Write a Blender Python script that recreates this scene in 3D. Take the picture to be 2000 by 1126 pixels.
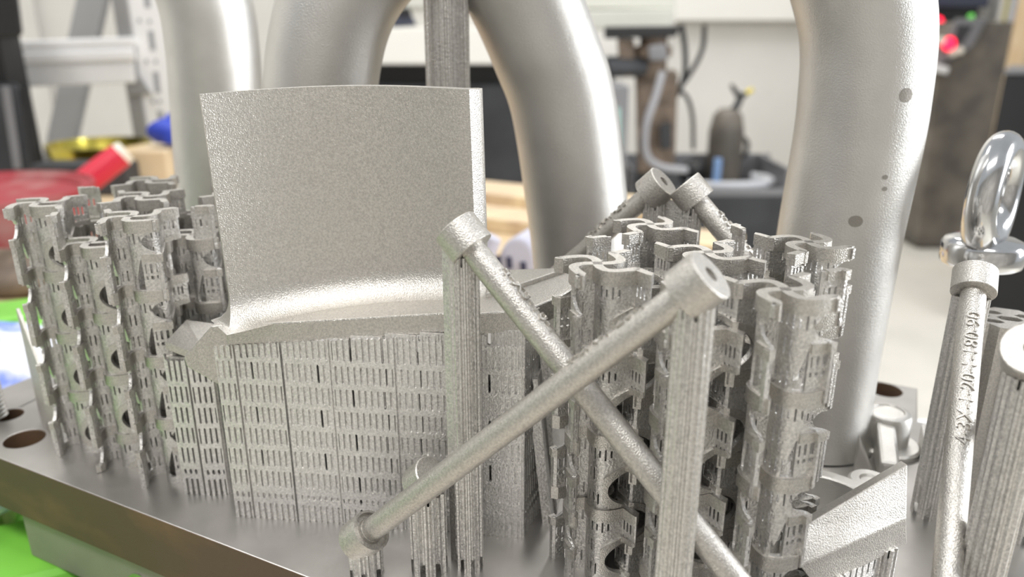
import bpy, bmesh, math, random
import numpy as np
from mathutils import Vector, Matrix

# ------------------------------------------------------------------ reset
for o in list(bpy.data.objects):
    bpy.data.objects.remove(o, do_unlink=True)
scene = bpy.context.scene
C = scene.collection
S = 0.001                       # all builders work in millimetres, the scene is in metres
random.seed(7)

# ------------------------------------------------------------------ camera
F_PX, TH, CAMH = 1500.0, math.radians(18.8), 175.0
cam_d = bpy.data.cameras.new('camera')
cam = bpy.data.objects.new('camera', cam_d)
C.objects.link(cam)
cam.location = (0, 0, CAMH * S)
cam.rotation_euler = (math.pi / 2 - TH, 0, 0)
cam_d.sensor_width = 36
cam_d.lens = F_PX / 2000 * 36
cam_d.clip_start = 0.01
cam_d.clip_end = 50
cam_d.dof.use_dof = True
cam_d.dof.focus_distance = 0.250
cam_d.dof.aperture_fstop = 8.5
scene.camera = cam

# ------------------------------------------------------------------ world, lights, exposure
w = bpy.data.worlds.new('world')
scene.world = w
w.use_nodes = True
w.node_tree.nodes['Background'].inputs[0].default_value = (0.92, 0.96, 1.0, 1)
w.node_tree.nodes['Background'].inputs[1].default_value = 0.46


def area(name, loc, target, sx, sy, power, col=(1, 0.98, 0.95)):
    l = bpy.data.lights.new(name, 'AREA')
    l.shape = 'RECTANGLE'
    l.size, l.size_y = sx, sy
    l.energy = power
    l.color = col
    o = bpy.data.objects.new(name, l)
    C.objects.link(o)
    o.location = loc
    o.rotation_euler = (Vector(target) - Vector(loc)).to_track_quat('-Z', 'Y').to_euler()
    return o


area('side_window', (1.90, 0.24, 0.50), (0.03, 0.36, 0.12), 0.5, 1.0, 31, (0.96, 0.98, 1.0))
area('ceiling_lamp', (-0.9, 1.2, 2.0), (-0.6, 1.6, -0.5), 0.3, 1.5, 25)
area('ceiling_lamp.001', (0.9, 2.5, 2.1), (0.8, 2.9, -0.7), 0.3, 1.8, 31)
area('ceiling_lamp.002', (-0.2, -0.55, 1.7), (-0.02, 0.25, 0.0), 1.2, 0.25, 19)

scene.view_settings.view_transform = 'Standard'
scene.view_settings.look = 'None'
scene.view_settings.exposure = 0.32
scene.view_settings.gamma = 1
scene.view_settings.use_curve_mapping = False

# ------------------------------------------------------------------ projection helpers (pixel -> place)
CT, ST = math.cos(TH), math.sin(TH)


def ray(u, v):
    x, y = (u - 1000) / F_PX, (563 - v) / F_PX
    return Vector((x, CT + y * ST, -ST + y * CT))


def atz(u, v, z):
    d = ray(u, v)
    return Vector((0, 0, CAMH)) + d * ((z - CAMH) / d.z)


def aty(u, v, Y):
    d = ray(u, v)
    return Vector((0, 0, CAMH)) + d * (Y / d.y)


ALPHA = math.radians(-26.5)         # direction of the build plate's long edges
E1 = Vector((math.cos(ALPHA), math.sin(ALPHA), 0))
E2 = Vector((-math.sin(ALPHA), math.cos(ALPHA), 0))
EZ = Vector((0, 0, 1))


def tn(t, n, z=0.0):
    return E1 * t + E2 * n + EZ * z


# ------------------------------------------------------------------ materials
def mat(name, col, rough=0.5, metal=0.0, var=0.0, vscale=40, col2=None, bump=0.0, bscale=900, bdist=0.0003,
        rvar=0.0, stretch=None, emit=0.0, detail=4, ramp=(0.35, 0.65), coat=0.0):
    m = bpy.data.materials.new(name)
    m.use_nodes = True
    nt = m.node_tree
    b = nt.nodes['Principled BSDF']
    b.inputs['Roughness'].default_value = rough
    b.inputs['Metallic'].default_value = metal
    if coat:
        b.inputs['Coat Weight'].default_value = coat
    c1 = (*col, 1)
    tc = nt.nodes.new('ShaderNodeTexCoord')
    mp = nt.nodes.new('ShaderNodeMapping')
    nt.links.new(tc.outputs['Object'], mp.inputs[0])
    if stretch:
        mp.inputs['Scale'].default_value = stretch
    b.inputs['Base Color'].default_value = c1
    if var or col2:
        n = nt.nodes.new('ShaderNodeTexNoise')
        n.inputs['Scale'].default_value = vscale
        n.inputs['Detail'].default_value = detail
        nt.links.new(mp.outputs[0], n.inputs['Vector'])
        r = nt.nodes.new('ShaderNodeValToRGB')
        r.color_ramp.elements[0].position = ramp[0]
        r.color_ramp.elements[1].position = ramp[1]
        r.color_ramp.elements[0].color = c1 if col2 else tuple(c * (1 - var) for c in col) + (1,)
        r.color_ramp.elements[1].color = (*col2, 1) if col2 else tuple(min(1, c * (1 + var)) for c in col) + (1,)
        nt.links.new(n.outputs['Fac'], r.inputs[0])
        nt.links.new(r.outputs[0], b.inputs['Base Color'])
        if rvar:
            mr = nt.nodes.new('ShaderNodeMapRange')
            mr.inputs['To Min'].default_value = rough - rvar
            mr.inputs['To Max'].default_value = rough + rvar
            nt.links.new(n.outputs['Fac'], mr.inputs['Value'])
            nt.links.new(mr.outputs[0], b.inputs['Roughness'])
    if bump:
        n2 = nt.nodes.new('ShaderNodeTexNoise')
        n2.inputs['Scale'].default_value = bscale
        n2.inputs['Detail'].default_value = 2
        nt.links.new(mp.outputs[0], n2.inputs['Vector'])
        bp = nt.nodes.new('ShaderNodeBump')
        bp.inputs['Strength'].default_value = bump
        bp.inputs['Distance'].default_value = bdist
        nt.links.new(n2.outputs['Fac'], bp.inputs['Height'])
        nt.links.new(bp.outputs[0], b.inputs['Normal'])
    if emit:
        b.inputs['Emission Color'].default_value = c1
        b.inputs['Emission Strength'].default_value = emit
    return m


M = {}
M['print'] = mat('sintered_metal', (0.605, 0.582, 0.545), 0.42, 1, var=0.13, vscale=1400, bump=0.6, bscale=2300, bdist=0.0004)  # grain tone; its fine speckle, as in the support metals, also imitates sparkle
M['rough'] = mat('rough_support_metal', (0.70, 0.685, 0.662), 0.43, 1, var=0.16, vscale=1200, bump=0.7, bscale=1300, bdist=0.0005)
M['supp'] = mat('bright_support_metal', (0.80, 0.785, 0.765), 0.47, 1, var=0.14, vscale=1200, bump=0.7, bscale=1300, bdist=0.0005)
M['tube'] = mat('blasted_tube_metal', (0.65, 0.637, 0.61), 0.42, 1, var=0.04, vscale=60, bump=0.6, bscale=2200, bdist=0.0003)
M['spot'] = mat('grease_spot', (0.36, 0.34, 0.31), 0.5, 1, bump=0.3, bscale=1600)
M['plate'] = mat('machined_plate_steel', (0.44, 0.425, 0.405), 0.38, 0.85, var=0.16, vscale=22, rvar=0.07, bump=0.08, bscale=600,
                 stretch=(1, 1, 1))
M['side'] = mat('oxidised_plate_edge', (0.115, 0.075, 0.05), 0.62, 0.1, col2=(0.20, 0.115, 0.065), vscale=26, bump=0.25, bscale=500,
                ramp=(0.48, 0.8), stretch=(1, 1, 2.2))
M['block'] = mat('ground_steel_block', (0.33, 0.30, 0.265), 0.55, 0.3, var=0.12, vscale=20)
M['chrome'] = mat('zinc_plated_steel', (0.62, 0.62, 0.62), 0.14, 1, var=0.08, vscale=90, bump=0.06, bscale=250)
M['thread'] = mat('bright_thread_steel', (0.55, 0.54, 0.52), 0.28, 1)
M['wall'] = mat('painted_wall', (0.80, 0.78, 0.74), 0.7, 0, var=0.03, vscale=3)
M['greywall'] = mat('grey_painted_wall', (0.50, 0.48, 0.46), 0.7, 0, var=0.2, vscale=2)
M['floor'] = mat('epoxy_floor', (0.70, 0.67, 0.60), 0.6, 0, var=0.06, vscale=4)
M['wood'] = mat('bench_wood', (0.56, 0.40, 0.22), 0.6, 0, col2=(0.66, 0.54, 0.37), vscale=9, stretch=(0.6, 5, 1))
M['woodpale'] = mat('worn_wood', (0.50, 0.36, 0.24), 0.6, 0, col2=(0.76, 0.62, 0.40), vscale=14, stretch=(0.5, 5, 1))
M['green'] = mat('green_plastic', (0.17, 0.48, 0.05), 0.5, 0, var=0.25, vscale=18, rvar=0.1)
M['cloth'] = mat('blue_white_cloth', (0.72, 0.74, 0.80), 0.8, 0, col2=(0.20, 0.28, 0.70), vscale=28, ramp=(0.56, 0.66))
M['alu'] = mat('ladder_aluminium', (0.80, 0.80, 0.80), 0.5, 0.1, var=0.03, vscale=8)
M['alugrey'] = mat('ladder_grey_rail', (0.32, 0.32, 0.32), 0.5, 0.4, var=0.05, vscale=8)
M['slot'] = mat('painted_slot_shade', (0.30, 0.31, 0.33), 0.7, 0)  # shade inside the rail slots put into a flat grey; rivets share it
M['red'] = mat('red_paint', (0.62, 0.02, 0.05), 0.38, 0, var=0.1, vscale=6)
M['reddust'] = mat('dusty_red_paint', (0.30, 0.03, 0.04), 0.6, 0, col2=(0.36, 0.22, 0.20), vscale=12, ramp=(0.5, 0.75))
M['cream'] = mat('cream_plastic', (0.72, 0.68, 0.58), 0.5)
M['brass'] = mat('yellow_brass', (0.62, 0.52, 0.10), 0.25, 1)
M['blue'] = mat('blue_rubber', (0.02, 0.05, 0.42), 0.55)
M['black'] = mat('black_plastic', (0.012, 0.012, 0.013), 0.5)
M['dark'] = mat('dark_grey_paint', (0.035, 0.037, 0.042), 0.5, 0, var=0.3, vscale=7)
M['navy'] = mat('navy_panel', (0.05, 0.055, 0.085), 0.5)
M['console'] = mat('worn_brown_grey_console', (0.10, 0.09, 0.078), 0.55, 0, col2=(0.20, 0.175, 0.145), vscale=8)
M['greybox'] = mat('mid_grey_sheet', (0.22, 0.22, 0.23), 0.5, 0.2)
M['white'] = mat('white_machine_paint', (0.83, 0.81, 0.76), 0.5, 0, var=0.02, vscale=3)
M['offwhite'] = mat('greenish_white_paint', (0.62, 0.62, 0.56), 0.5)
M['hosegrey'] = mat('grey_hose_rubber', (0.36, 0.36, 0.38), 0.5)
M['hosewhite'] = mat('white_hose_plastic', (0.62, 0.63, 0.66), 0.5)
M['plasticgrey'] = mat('blue_grey_plastic', (0.46, 0.46, 0.55), 0.4)
M['deepblue'] = mat('dark_blue_lining', (0.02, 0.022, 0.06), 0.6)
M['brown'] = mat('brown_casting', (0.16, 0.12, 0.09), 0.6, 0.2, var=0.3, vscale=30)
M['yellow'] = mat('yellow_tip', (0.75, 0.60, 0.05), 0.5)
M['clip'] = mat('pale_blue_clip', (0.22, 0.36, 0.62), 0.5)
M['teal'] = mat('pale_teal_label', (0.35, 0.52, 0.48), 0.5)
M['redlamp'] = mat('lit_red_lamp', (1.0, 0.01, 0.05), 0.4, emit=2.2)
M['bluelamp'] = mat('lit_blue_lamp', (0.03, 0.12, 0.55), 0.4, emit=0.5)
M['greenlamp'] = mat('lit_green_lamp', (0.15, 0.6, 0.1), 0.4, emit=0.5)
M['paper'] = mat('white_paper', (0.82, 0.82, 0.82), 0.7, 0, col2=(0.6, 0.05, 0.08), vscale=60, ramp=(0.70, 0.72))

# ------------------------------------------------------------------ object helpers
ORG = {}


def empty(name, org, label, cat, group=None):
    o = bpy.data.objects.new(name, None)
    C.objects.link(o)
    o.empty_display_size = 0.01
    o.location = Vector(org) * S
    o['label'] = label
    o['category'] = cat
    if group:
        o['group'] = group
    ORG[o.name] = Vector(org)
    return o


def mesh_from(name, V, Fc, m, smooth=False, org=(0, 0, 0)):
    me = bpy.data.meshes.new(name)
    ox, oy, oz = org
    me.from_pydata([((v[0] - ox) * S, (v[1] - oy) * S, (v[2] - oz) * S) for v in V], [], Fc)
    for mm in (m if isinstance(m, (list, tuple)) else [m]):
        me.materials.append(M[mm])
    if smooth:
        me.polygons.foreach_set('use_smooth', [True] * len(me.polygons))
    me.update()
    return me


def fixn(me):
    bm = bmesh.new()
    bm.from_mesh(me)
    bmesh.ops.remove_doubles(bm, verts=bm.verts, dist=1e-7)
    bmesh.ops.recalc_face_normals(bm, faces=bm.faces)
    bm.to_mesh(me)
    bm.free()


def add(name, me, parent=None, loc=None, rotz=None):
    o = bpy.data.objects.new(name, me)
    C.objects.link(o)
    if parent is not None:
        o.parent = parent
    if loc is not None:
        o.location = Vector(loc) * S
    if rotz is not None:
        o.rotation_euler = (0, 0, rotz)
    return o


class MB:
    def __init__(s):
        s.V, s.F = [], []

    def poly(s, V, Fc):
        b = len(s.V)
        s.V += [tuple(v) for v in V]
        s.F += [tuple(i + b for i in f) for f in Fc]
        return s

    def box(s, c, d, ax=None):
        """box centred at c with full sizes d; ax = (X, Y, Z) unit axes"""
        X, Y, Z = ax or (Vector((1, 0, 0)), Vector((0, 1, 0)), EZ)
        c = Vector(c)
        V = [c + X * (d[0] / 2 * i) + Y * (d[1] / 2 * j) + Z * (d[2] / 2 * k) for k in (-1, 1) for j in (-1, 1) for i in (-1, 1)]
        return s.poly(V, [(0, 2, 3, 1), (4, 5, 7, 6), (0, 1, 5, 4), (2, 6, 7, 3), (0, 4, 6, 2), (1, 3, 7, 5)])

    def prism(s, pts, dvec):
        """closed polygon pts (3d) extruded by dvec"""
        n = len(pts)
        d = Vector(dvec)
        V = [Vector(p) for p in pts] + [Vector(p) + d for p in pts]
        Fc = [tuple(range(n - 1, -1, -1)), tuple(range(n, 2 * n))]
        Fc += [(i, (i + 1) % n, n + (i + 1) % n, n + i) for i in range(n)]
        return s.poly(V, Fc)

    def lathe(s, prof, n, org, axis=EZ, close=False):
        """prof = [(r, h)] revolved about axis through org"""
        A = Vector(axis).normalized()
        X = A.cross(Vector((0.3, 0.9, 0.1))).normalized()
        Y = A.cross(X)
        org = Vector(org)
        V = []
        for r, h in prof:
            for i in range(n):
                a = 2 * math.pi * i / n
                V.append(org + A * h + (X * math.cos(a) + Y * math.sin(a)) * r)
        m = len(prof)
        Fc = []
        for j in range(m if close else m - 1):
            for i in range(n):
                k = (j + 1) % m
                Fc.append((j * n + i, j * n + (i + 1) % n, k * n + (i + 1) % n, k * n + i))
        if not close:
            if prof[0][0] > 1e-6:
                Fc.append(tuple(range(n - 1, -1, -1)))
            if prof[-1][0] > 1e-6:
                Fc.append(tuple((m - 1) * n + i for i in range(n)))
        return s.poly(V, Fc)

    def tube(s, path, r, n=24, caps=True):
        P = [Vector(p) for p in path]
        m = len(P)
        rr = r if isinstance(r, (list, tuple)) else [r] * m
        T = []
        for i in range(m):
            T.append((P[min(i + 1, m - 1)] - P[max(i - 1, 0)]).normalized())
        X = T[0].cross(Vector((0.12, 0.93, 0.3))).normalized()
        V = []
        for i in range(m):
            X = (X - T[i] * X.dot(T[i])).normalized()
            Y = T[i].cross(X)
            for k in range(n):
                a = 2 * math.pi * k / n
                V.append(P[i] + (X * math.cos(a) + Y * math.sin(a)) * rr[i])
        Fc = [(i * n + k, i * n + (k + 1) % n, (i + 1) * n + (k + 1) % n, (i + 1) * n + k) for i in range(m - 1) for k in range(n)]
        if caps:
            Fc += [tuple(range(n - 1, -1, -1)), tuple((m - 1) * n + k for k in range(n))]
        return s.poly(V, Fc)

    def build(s, name, m, parent=None, smooth=False, bevel=0, label=None, cat=None, group=None, kind=None, fix=True, flat_angle=40):
        if parent is not None:
            org = ORG[parent.name]
        else:
            xs = [v[0] for v in s.V]
            ys = [v[1] for v in s.V]
            zs = [v[2] for v in s.V]
            org = Vector(((min(xs) + max(xs)) / 2, (min(ys) + max(ys)) / 2, min(zs)))
        me = mesh_from(name, s.V, s.F, m, False, org)
        if fix:
            fixn(me)
        if smooth:
            me.polygons.foreach_set('use_smooth', [True] * len(me.polygons))
            me.set_sharp_from_angle(angle=math.radians(flat_angle))
        o = add(name, me, parent)
        if parent is None:
            o.location = org * S
        ORG[o.name] = org
        if bevel:
            md = o.modifiers.new('edge', 'BEVEL')
            md.width = bevel * S
            md.segments = 2
            md.limit_method = 'ANGLE'
        if label:
            o['label'] = label
        if cat:
            o['category'] = cat
        if group:
            o['group'] = group
        if kind:
            o['kind'] = kind
        return o


def spline(P, n=10):
    P = [Vector(p) for p in P]
    Q = [P[0] * 2 - P[1]] + P + [P[-1] * 2 - P[-2]]
    out = []
    for i in range(1, len(Q) - 2):
        for k in range(n):
            t = k / n
            a, b, c, d = Q[i - 1:i + 3]
            out.append(0.5 * ((2 * b) + (c - a) * t + (2 * a - 5 * b + 4 * c - d) * t * t + (3 * b - a - 3 * c + d) * t ** 3))
    out.append(P[-1])
    return out


# ---------------------------------------------------- perforated sheet by marching squares
def sheet(f, s0, s1, ns, z0, z1, nz, path, th):
    """solid sheet of thickness th along path(s) -> (x, y, nx, ny); f(s, z) > 0 where there is metal"""
    ds, dz = (s1 - s0) / ns, (z1 - z0) / nz
    sg = np.concatenate([[s0 - ds * 0.5], s0 + ds * np.arange(ns + 1), [s1 + ds * 0.5]])
    zg = np.concatenate([[z0 - dz * 0.5], z0 + dz * np.arange(nz + 1), [z1 + dz * 0.5]])
    SS, ZZ = np.meshgrid(sg, zg, indexing='ij')
    val = np.minimum(f(SS, ZZ), np.minimum(np.minimum(SS - s0, s1 - SS), np.minimum(ZZ - z0, z1 - ZZ)) + 0.02)
    ins = val > 0
    V, key, Fc = [], {}, []
    pts = {}

    def gv(i, j):
        k = (i, j)
        r = key.get(k)
        if r is None:
            r = key[k] = len(V)
            V.append((sg[i], zg[j]))
        return r

    def ev(i, j, a, b):
        k = (i, j, a, b) if (i, j) <= (a, b) else (a, b, i, j)
        r = key.get(k)
        if r is None:
            t = val[i, j] / (val[i, j] - val[a, b])
            r = key[k] = len(V)
            V.append((sg[i] + (sg[a] - sg[i]) * t, zg[j] + (zg[b] - zg[j]) * t))
        return r

    edges = []
    cnt = ins[:-1, :-1].astype(int) + ins[1:, :-1] + ins[1:, 1:] + ins[:-1, 1:]
    I, J = np.nonzero(cnt)
    for i, j in zip(I.tolist(), J.tolist()):
        cs = ((i, j), (i + 1, j), (i + 1, j + 1), (i, j + 1))
        if cnt[i, j] == 4:
            Fc.append(tuple(gv(*c) for c in cs))
            continue
        pl, tg = [], []
        for q in range(4):
            a, b = cs[q], cs[(q + 1) % 4]
            if ins[a]:
                pl.append(gv(*a))
                tg.append(0)
            if ins[a] != ins[b]:
                pl.append(ev(*a, *b) if ins[a] else ev(*b, *a))
                tg.append(1 if ins[a] else 2)     # leaving / entering metal
        if len(pl) >= 3:
            Fc.append(tuple(pl))
            n = len(pl)
            for q in range(n):
                if tg[q] == 1 and tg[(q + 1) % n] == 2:
                    edges.append((pl[q], pl[(q + 1) % n]))
    n = len(V)
    va = np.array(V)
    W = []
    fr = [path(a) for a in va[:, 0]]
    for sgn in (1, -1):
        for (x, y, nx, ny), z in zip(fr, va[:, 1].tolist()):
            W.append((x + nx * th / 2 * sgn, y + ny * th / 2 * sgn, z))
    F2 = [tuple(reversed(p)) for p in Fc] + [tuple(i + n for i in p) for p in Fc]
    F2 += [(a, b, b + n, a + n) for a, b in edges]
    return W, F2


def line_path(p0, p1):
    p0, p1 = Vector(p0[:2]), Vector(p1[:2])
    d = (p1 - p0)
    L = d.length
    d /= L
    return L, (lambda s: (p0.x + d.x * s, p0.y + d.y * s, -d.y, d.x))


def fluted(mb, c, r, z0, z1, n=22, depth=0.9, sq=1.0, teeth=5.0):
    """ribbed support column with comb teeth at the foot"""
    c = Vector((c[0], c[1], 0))
    m = n * 4
    rad = [r - (depth if k % 4 in (2, 3) else 0) for k in range(m)]
    levels = [(z0, 0), (z0 + teeth, 0), (z1 - teeth * 0.6, 0), (z1, 0)]
    V = []
    for z, _ in levels:
        for k in range(m):
            a = 2 * math.pi * k / m
            V.append((c.x + math.cos(a) * rad[k], c.y + math.sin(a) * rad[k] * sq, z))
    Fc = []
    for j in range(len(levels) - 1):
        for k in range(m):
            if j == 0 and k % 4 in (1, 2, 3) and (k // 4) % 2 == 0:
                continue
            if j == 2 and k % 4 in (2,) and (k // 4) % 2 == 1:
                continue
            Fc.append((j * m + k, j * m + (k + 1) % m, (j + 1) * m + (k + 1) % m, (j + 1) * m + k))
    Fc.append(tuple((len(levels) - 1) * m + k for k in range(m)))
    mb.poly(V, Fc)
    mb.lathe([(r * 0.55, z0), (r * 0.55, z1)], 12, (c.x, c.y, 0))
    return mb


# ================================================================== SETTING
FLOORZ, WALLY = -750.0, 3900.0
MB().box((0, 1100, FLOORZ - 20), (9000, 5700, 40)).build('floor', 'floor', kind='structure', label='pale beige workshop floor')
MB().box((0, WALLY + 50, 700), (9000, 100, 2900)).build('wall_back', 'wall', kind='structure', label='white painted workshop wall')
MB().box((0, -1700, 500), (9000, 100, 2500)).build('wall_front', 'greywall', kind='structure', label='grey workshop wall behind the viewer')
MB().box((-2300, 1900, 700), (100, 3900, 2900)).build('wall_left', 'wall', kind='structure', label='white painted side wall')

# ------------------------------------------------------------------ wooden bench
BZ = -80.0
bench = empty('workbench', (-500, 600, FLOORZ), 'wooden workbench carrying the build plate and the green slats', 'workbench')
bt = [(-800, 1520), (110, 1115), (300, 330), tuple(tn(150, 118)[:2]), tuple(tn(-560, 118)[:2]), (-800, 700)]
MB().prism([(x, y, BZ - 40) for x, y in bt], (0, 0, 40)).build('bench_top', 'wood', bench, bevel=3)
for x, y in ((-700, 760), (-740, 1420), (180, 130), (60, 1040)):
    MB().box((x, y, (FLOORZ + BZ - 40) / 2), (60, 60, BZ - 40 - FLOORZ)).build('leg', 'wood', bench)
# worn boards lying on the far part of the bench
brd = MB().box(tn(-500, 1035, BZ + 11), (520, 90, 20), (E1, E2, EZ))
brd.build('worn_board', 'woodpale', bevel=2, label='worn pale board lying along the far bench edge behind the blade', cat='board')
MB().box(tn(-360, 900, BZ + 9), (420, 70, 18), (E1, E2, EZ)).build(
    'worn_board', 'woodpale', bevel=2, label='worn pale board nearer the grey slotted plastic piece on the bench', cat='board')
MB().box((aty(303, 325, 1330).x, 1330, BZ + 30), (84, 90, 60)).build(
    'timber_block', 'wood', bevel=4, label='orange wooden block under the blue glove on the bench', cat='timber')

# ------------------------------------------------------------------ green slats
PSI = math.radians(24)
G1 = Vector((math.cos(PSI), math.sin(PSI), 0))
G2 = Vector((-math.sin(PSI), math.cos(PSI), 0))
pal = empty('slatted_pallet', (-400, 300, BZ), 'bright green plastic slatted pallet under the build plate', 'pallet')
pc = Vector((-448, 640, 0))
oG = pc.dot(G2)
for k in range(8):
    off = oG - 32 - k * 62
    right = -100 if k < 6 else -30
    a0 = -270
    c = G2 * off + G1 * ((a0 + right) / 2) + EZ * (-65)
    MB().box(c, (right - a0, 55, 26), (G1, G2, EZ)).build('slat', 'green', pal, bevel=5)
for a in (-170, -60):
    MB().box(G2 * (oG - 250) + G1 * (a - 60) + EZ * (-79), (60, 490, 2), (G1, G2, EZ)).build('bearer', 'green', pal)

# ------------------------------------------------------------------ rag at the left corner of the plate
def lump(mb, c, r, seed, nu=28, nv=16, rough=0.25):
    rnd = random.Random(seed)
    ph = [(rnd.uniform(1, 4), rnd.uniform(1, 4), rnd.uniform(0, 6)) for _ in range(6)]
    V = []
    for j in range(nv + 1):
        t = math.pi * j / nv
        for i in range(nu):
            a = 2 * math.pi * i / nu
            k = 1 + rough * sum(math.sin(p[0] * round(p[0]) * 0 + round(p[0]) * a + p[1] * t + p[2]) for p in ph) / 3
            V.append((c[0] + r[0] * k * math.sin(t) * math.cos(a), c[1] + r[1] * k * math.sin(t) * math.sin(a),
                      max(c[2] - r[2] * 0.6, c[2] + r[2] * k * math.cos(t))))
    Fc = [(j * nu + i, j * nu + (i + 1) % nu, (j + 1) * nu + (i + 1) % nu, (j + 1) * nu + i) for j in range(nv) for i in range(nu)]
    return mb.poly(V, Fc)


g = atz(5, 722, -40)
lump(MB(), (g.x - 20, g.y, -41), (85, 60, 18), 3, rough=0.35).build(
    'wiping_cloth', 'cloth', smooth=True, label='crumpled blue and white cloth behind the left end of the plate', cat='cloth', flat_angle=180)
g = atz(-5, 955, -42)
lump(MB(), (g.x - 18, g.y + 12, -42), (40, 34, 16), 5, rough=0.3).build(
    'wiping_cloth', 'cloth', smooth=True, label='pale cloth tucked beside the lower block near the front edge', cat='cloth', flat_angle=180)

# ================================================================== BUILD PLATE
T0, T1, N0, N1, TN = -392.0, 66.0, 160.0, 411.0, 27.0
out2 = [(T0 + 14, N0), (T1, N0), (T1, 372), (27, 372), (27, N1), (T0 + 14, N1), (T0, N1 - 14), (T0, N0 + 14)]
hl = atz(48, 856, 0)
hr = atz(1728, 760, 0)
hb = atz(24, 812, 0)
holes = [((hl.dot(E1), hl.dot(E2)), 8.3), ((hr.dot(E1), hr.dot(E2)), 8.3), ((hb.dot(E1) - 3, hb.dot(E2)), 6.4)]


def plate_mesh():
    bm = bmesh.new()
    loops = []
    lp = [bm.verts.new(tn(a, b, 0)) for a, b in out2]
    loops.append(lp)
    for (a, b), r in holes:
        loops.append([bm.verts.new(tn(a + r * math.cos(q * math.pi / 20), b + r * math.sin(q * math.pi / 20), 0)) for q in range(40)])
    es = []
    for lp in loops:
        for i in range(len(lp)):
            es.append(bm.edges.new((lp[i], lp[(i + 1) % len(lp)])))
    bmesh.ops.triangle_fill(bm, edges=es, use_beauty=True)
    top = list(bm.faces)
    r = bmesh.ops.extrude_face_region(bm, geom=top)
    nv = [v for v in r['geom'] if isinstance(v, bmesh.types.BMVert)]
    for v in nv:
        v.co.z -= TN
    bmesh.ops.recalc_face_normals(bm, faces=bm.faces)
    bm.normal_update()
    for f in bm.faces:
        if abs(f.normal.z) < 0.5:
            f.material_index = 1
    org = tn((T0 + T1) / 2, (N0 + N1) / 2, -TN)
    for v in bm.verts:
        v.co = (v.co - org) * S
    me = bpy.data.meshes.new('build_plate')
    bm.to_mesh(me)
    bm.free()
    me.materials.append(M['plate'])
    me.materials.append(M['side'])
    o = add('build_plate', me)
    o.location = org * S
    md = o.modifiers.new('edge', 'BEVEL')
    md.width = 0.5 * S
    md.segments = 2
    md.limit_method = 'ANGLE'
    md.angle_limit = math.radians(60)
    o['label'] = 'thick steel build plate with rusty brown edge and corner holes'
    o['category'] = 'build plate'
    return o


plate_mesh()
# lower block on which the plate rests, with a socket screw in its front face
LZ0, LZ1 = -51.9, -TN
lb = MB().prism([tn(-325, N0 + 3, LZ0), tn(T1 - 10, N0 + 3, LZ0), tn(T1 - 10, 366, LZ0), tn(-325, 366, LZ0)], (0, 0, LZ1 - LZ0 - 0.1))
lb.build('riser_block', 'block', bevel=0.8, label='grey steel riser block beneath the build plate', cat='block')
sc = tn(-250, N0 + 3, -43)
scr = empty('socket_screw', sc, 'small socket head screw in the front of the riser block', 'screw')
MB().lathe([(0, 0), (5.2, 0), (5.2, 2.2), (4.6, 2.8), (3.0, 2.8), (3.0, 0.8), (0, 0.8)], 24, sc, -E2).build('screw_head', 'thread', scr, smooth=True)
MB().lathe([(5.6, 0.0), (8.2, 0.0), (8.2, 0.5), (5.6, 0.5)], 28, sc, -E2, close=True).build('washer', 'thread', scr)

# ================================================================== BENT TUBES
def bent_tube(name, pts, r, label, wall=2.2, flare=0.0, spots=()):
    P = spline(pts, 10)
    rr = []
    for p in P:
        rr.append(r + (flare * max(0, 1 - p.z / 22) ** 2 if flare else 0))
    e = empty(name, (pts[0][0], pts[0][1], 0), label, 'tube', 'blasted metal bent tubes')
    MB().tube(P, rr, 64, caps=False).build('pipe', 'tube', e, smooth=True, flat_angle=60)
    ends = [(P[-1], (P[-1] - P[-2]).normalized())]
    if pts[-1][2] < 2:
        ends = []
    for p, a in ends:
        MB().lathe([(r, 0), (r, 0.6), (r - wall, 0.6), (r - wall, -18), (0, -18)], 48, p, a).build('pipe_rim', 'tube', e, smooth=True)
    return e, P


tubeD, PD = bent_tube('bent_tube', [(135, 310, 0), (135.5, 311, 45), (137, 312, 95), (139, 312, 145), (134, 312, 183), (112, 312, 222), (70, 312, 250), (20, 312, 262)],
                      24.5, 'largest bent tube on the right beside the eyebolt, dark spots on it', flare=4.0)
arch, PA = bent_tube('bent_tube', [(-86, 348, 0), (-86, 348, 60), (-86, 348, 120), (-82, 348, 160), (-71, 350, 190), (-50, 353, 212), (-25, 356, 219), (-7, 360, 208),
                                  (5, 364, 187), (15, 365, 165), (23.5, 366, 142), (30.5, 366, 100), (36, 366, 55), (39, 366, 0)],
                     24.5, 'tall arched tube whose two legs flank the ribbed column behind the blade')
tubeA, PB = bent_tube('bent_tube', [(-169, 432, 0), (-167, 432, 60), (-164, 432, 110), (-160.5, 432, 163), (-163, 432, 195), (-178, 432, 235), (-215, 432, 262)],
                      24.0, 'left bent tube rising behind the left lattice block')
# grease spots on tube D (thin oval films that follow the surface)
def spot(parent, P, r, z, ang, a, b, label):
    i = min(range(len(P)), key=lambda k: abs(P[k].z - z) + (0 if k < 60 else 1000))
    V, n = [], 20
    for ring in (0.0, 0.5, 1.0):
        for k in range(n):
            q = 2 * math.pi * k / n
            aa = ang + ring * a * math.cos(q) / r
            V.append((P[i].x + (r + 0.08) * math.cos(aa), P[i].y + (r + 0.08) * math.sin(aa), z + ring * b * math.sin(q)))
    Fc = [(j * n + k, j * n + (k + 1) % n, (j + 1) * n + (k + 1) % n, (j + 1) * n + k) for j in range(2) for k in range(n)]
    o = MB().poly(V, Fc).build('grease_spot', 'spot', parent, smooth=True, fix=False)
    o['label'] = label


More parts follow.
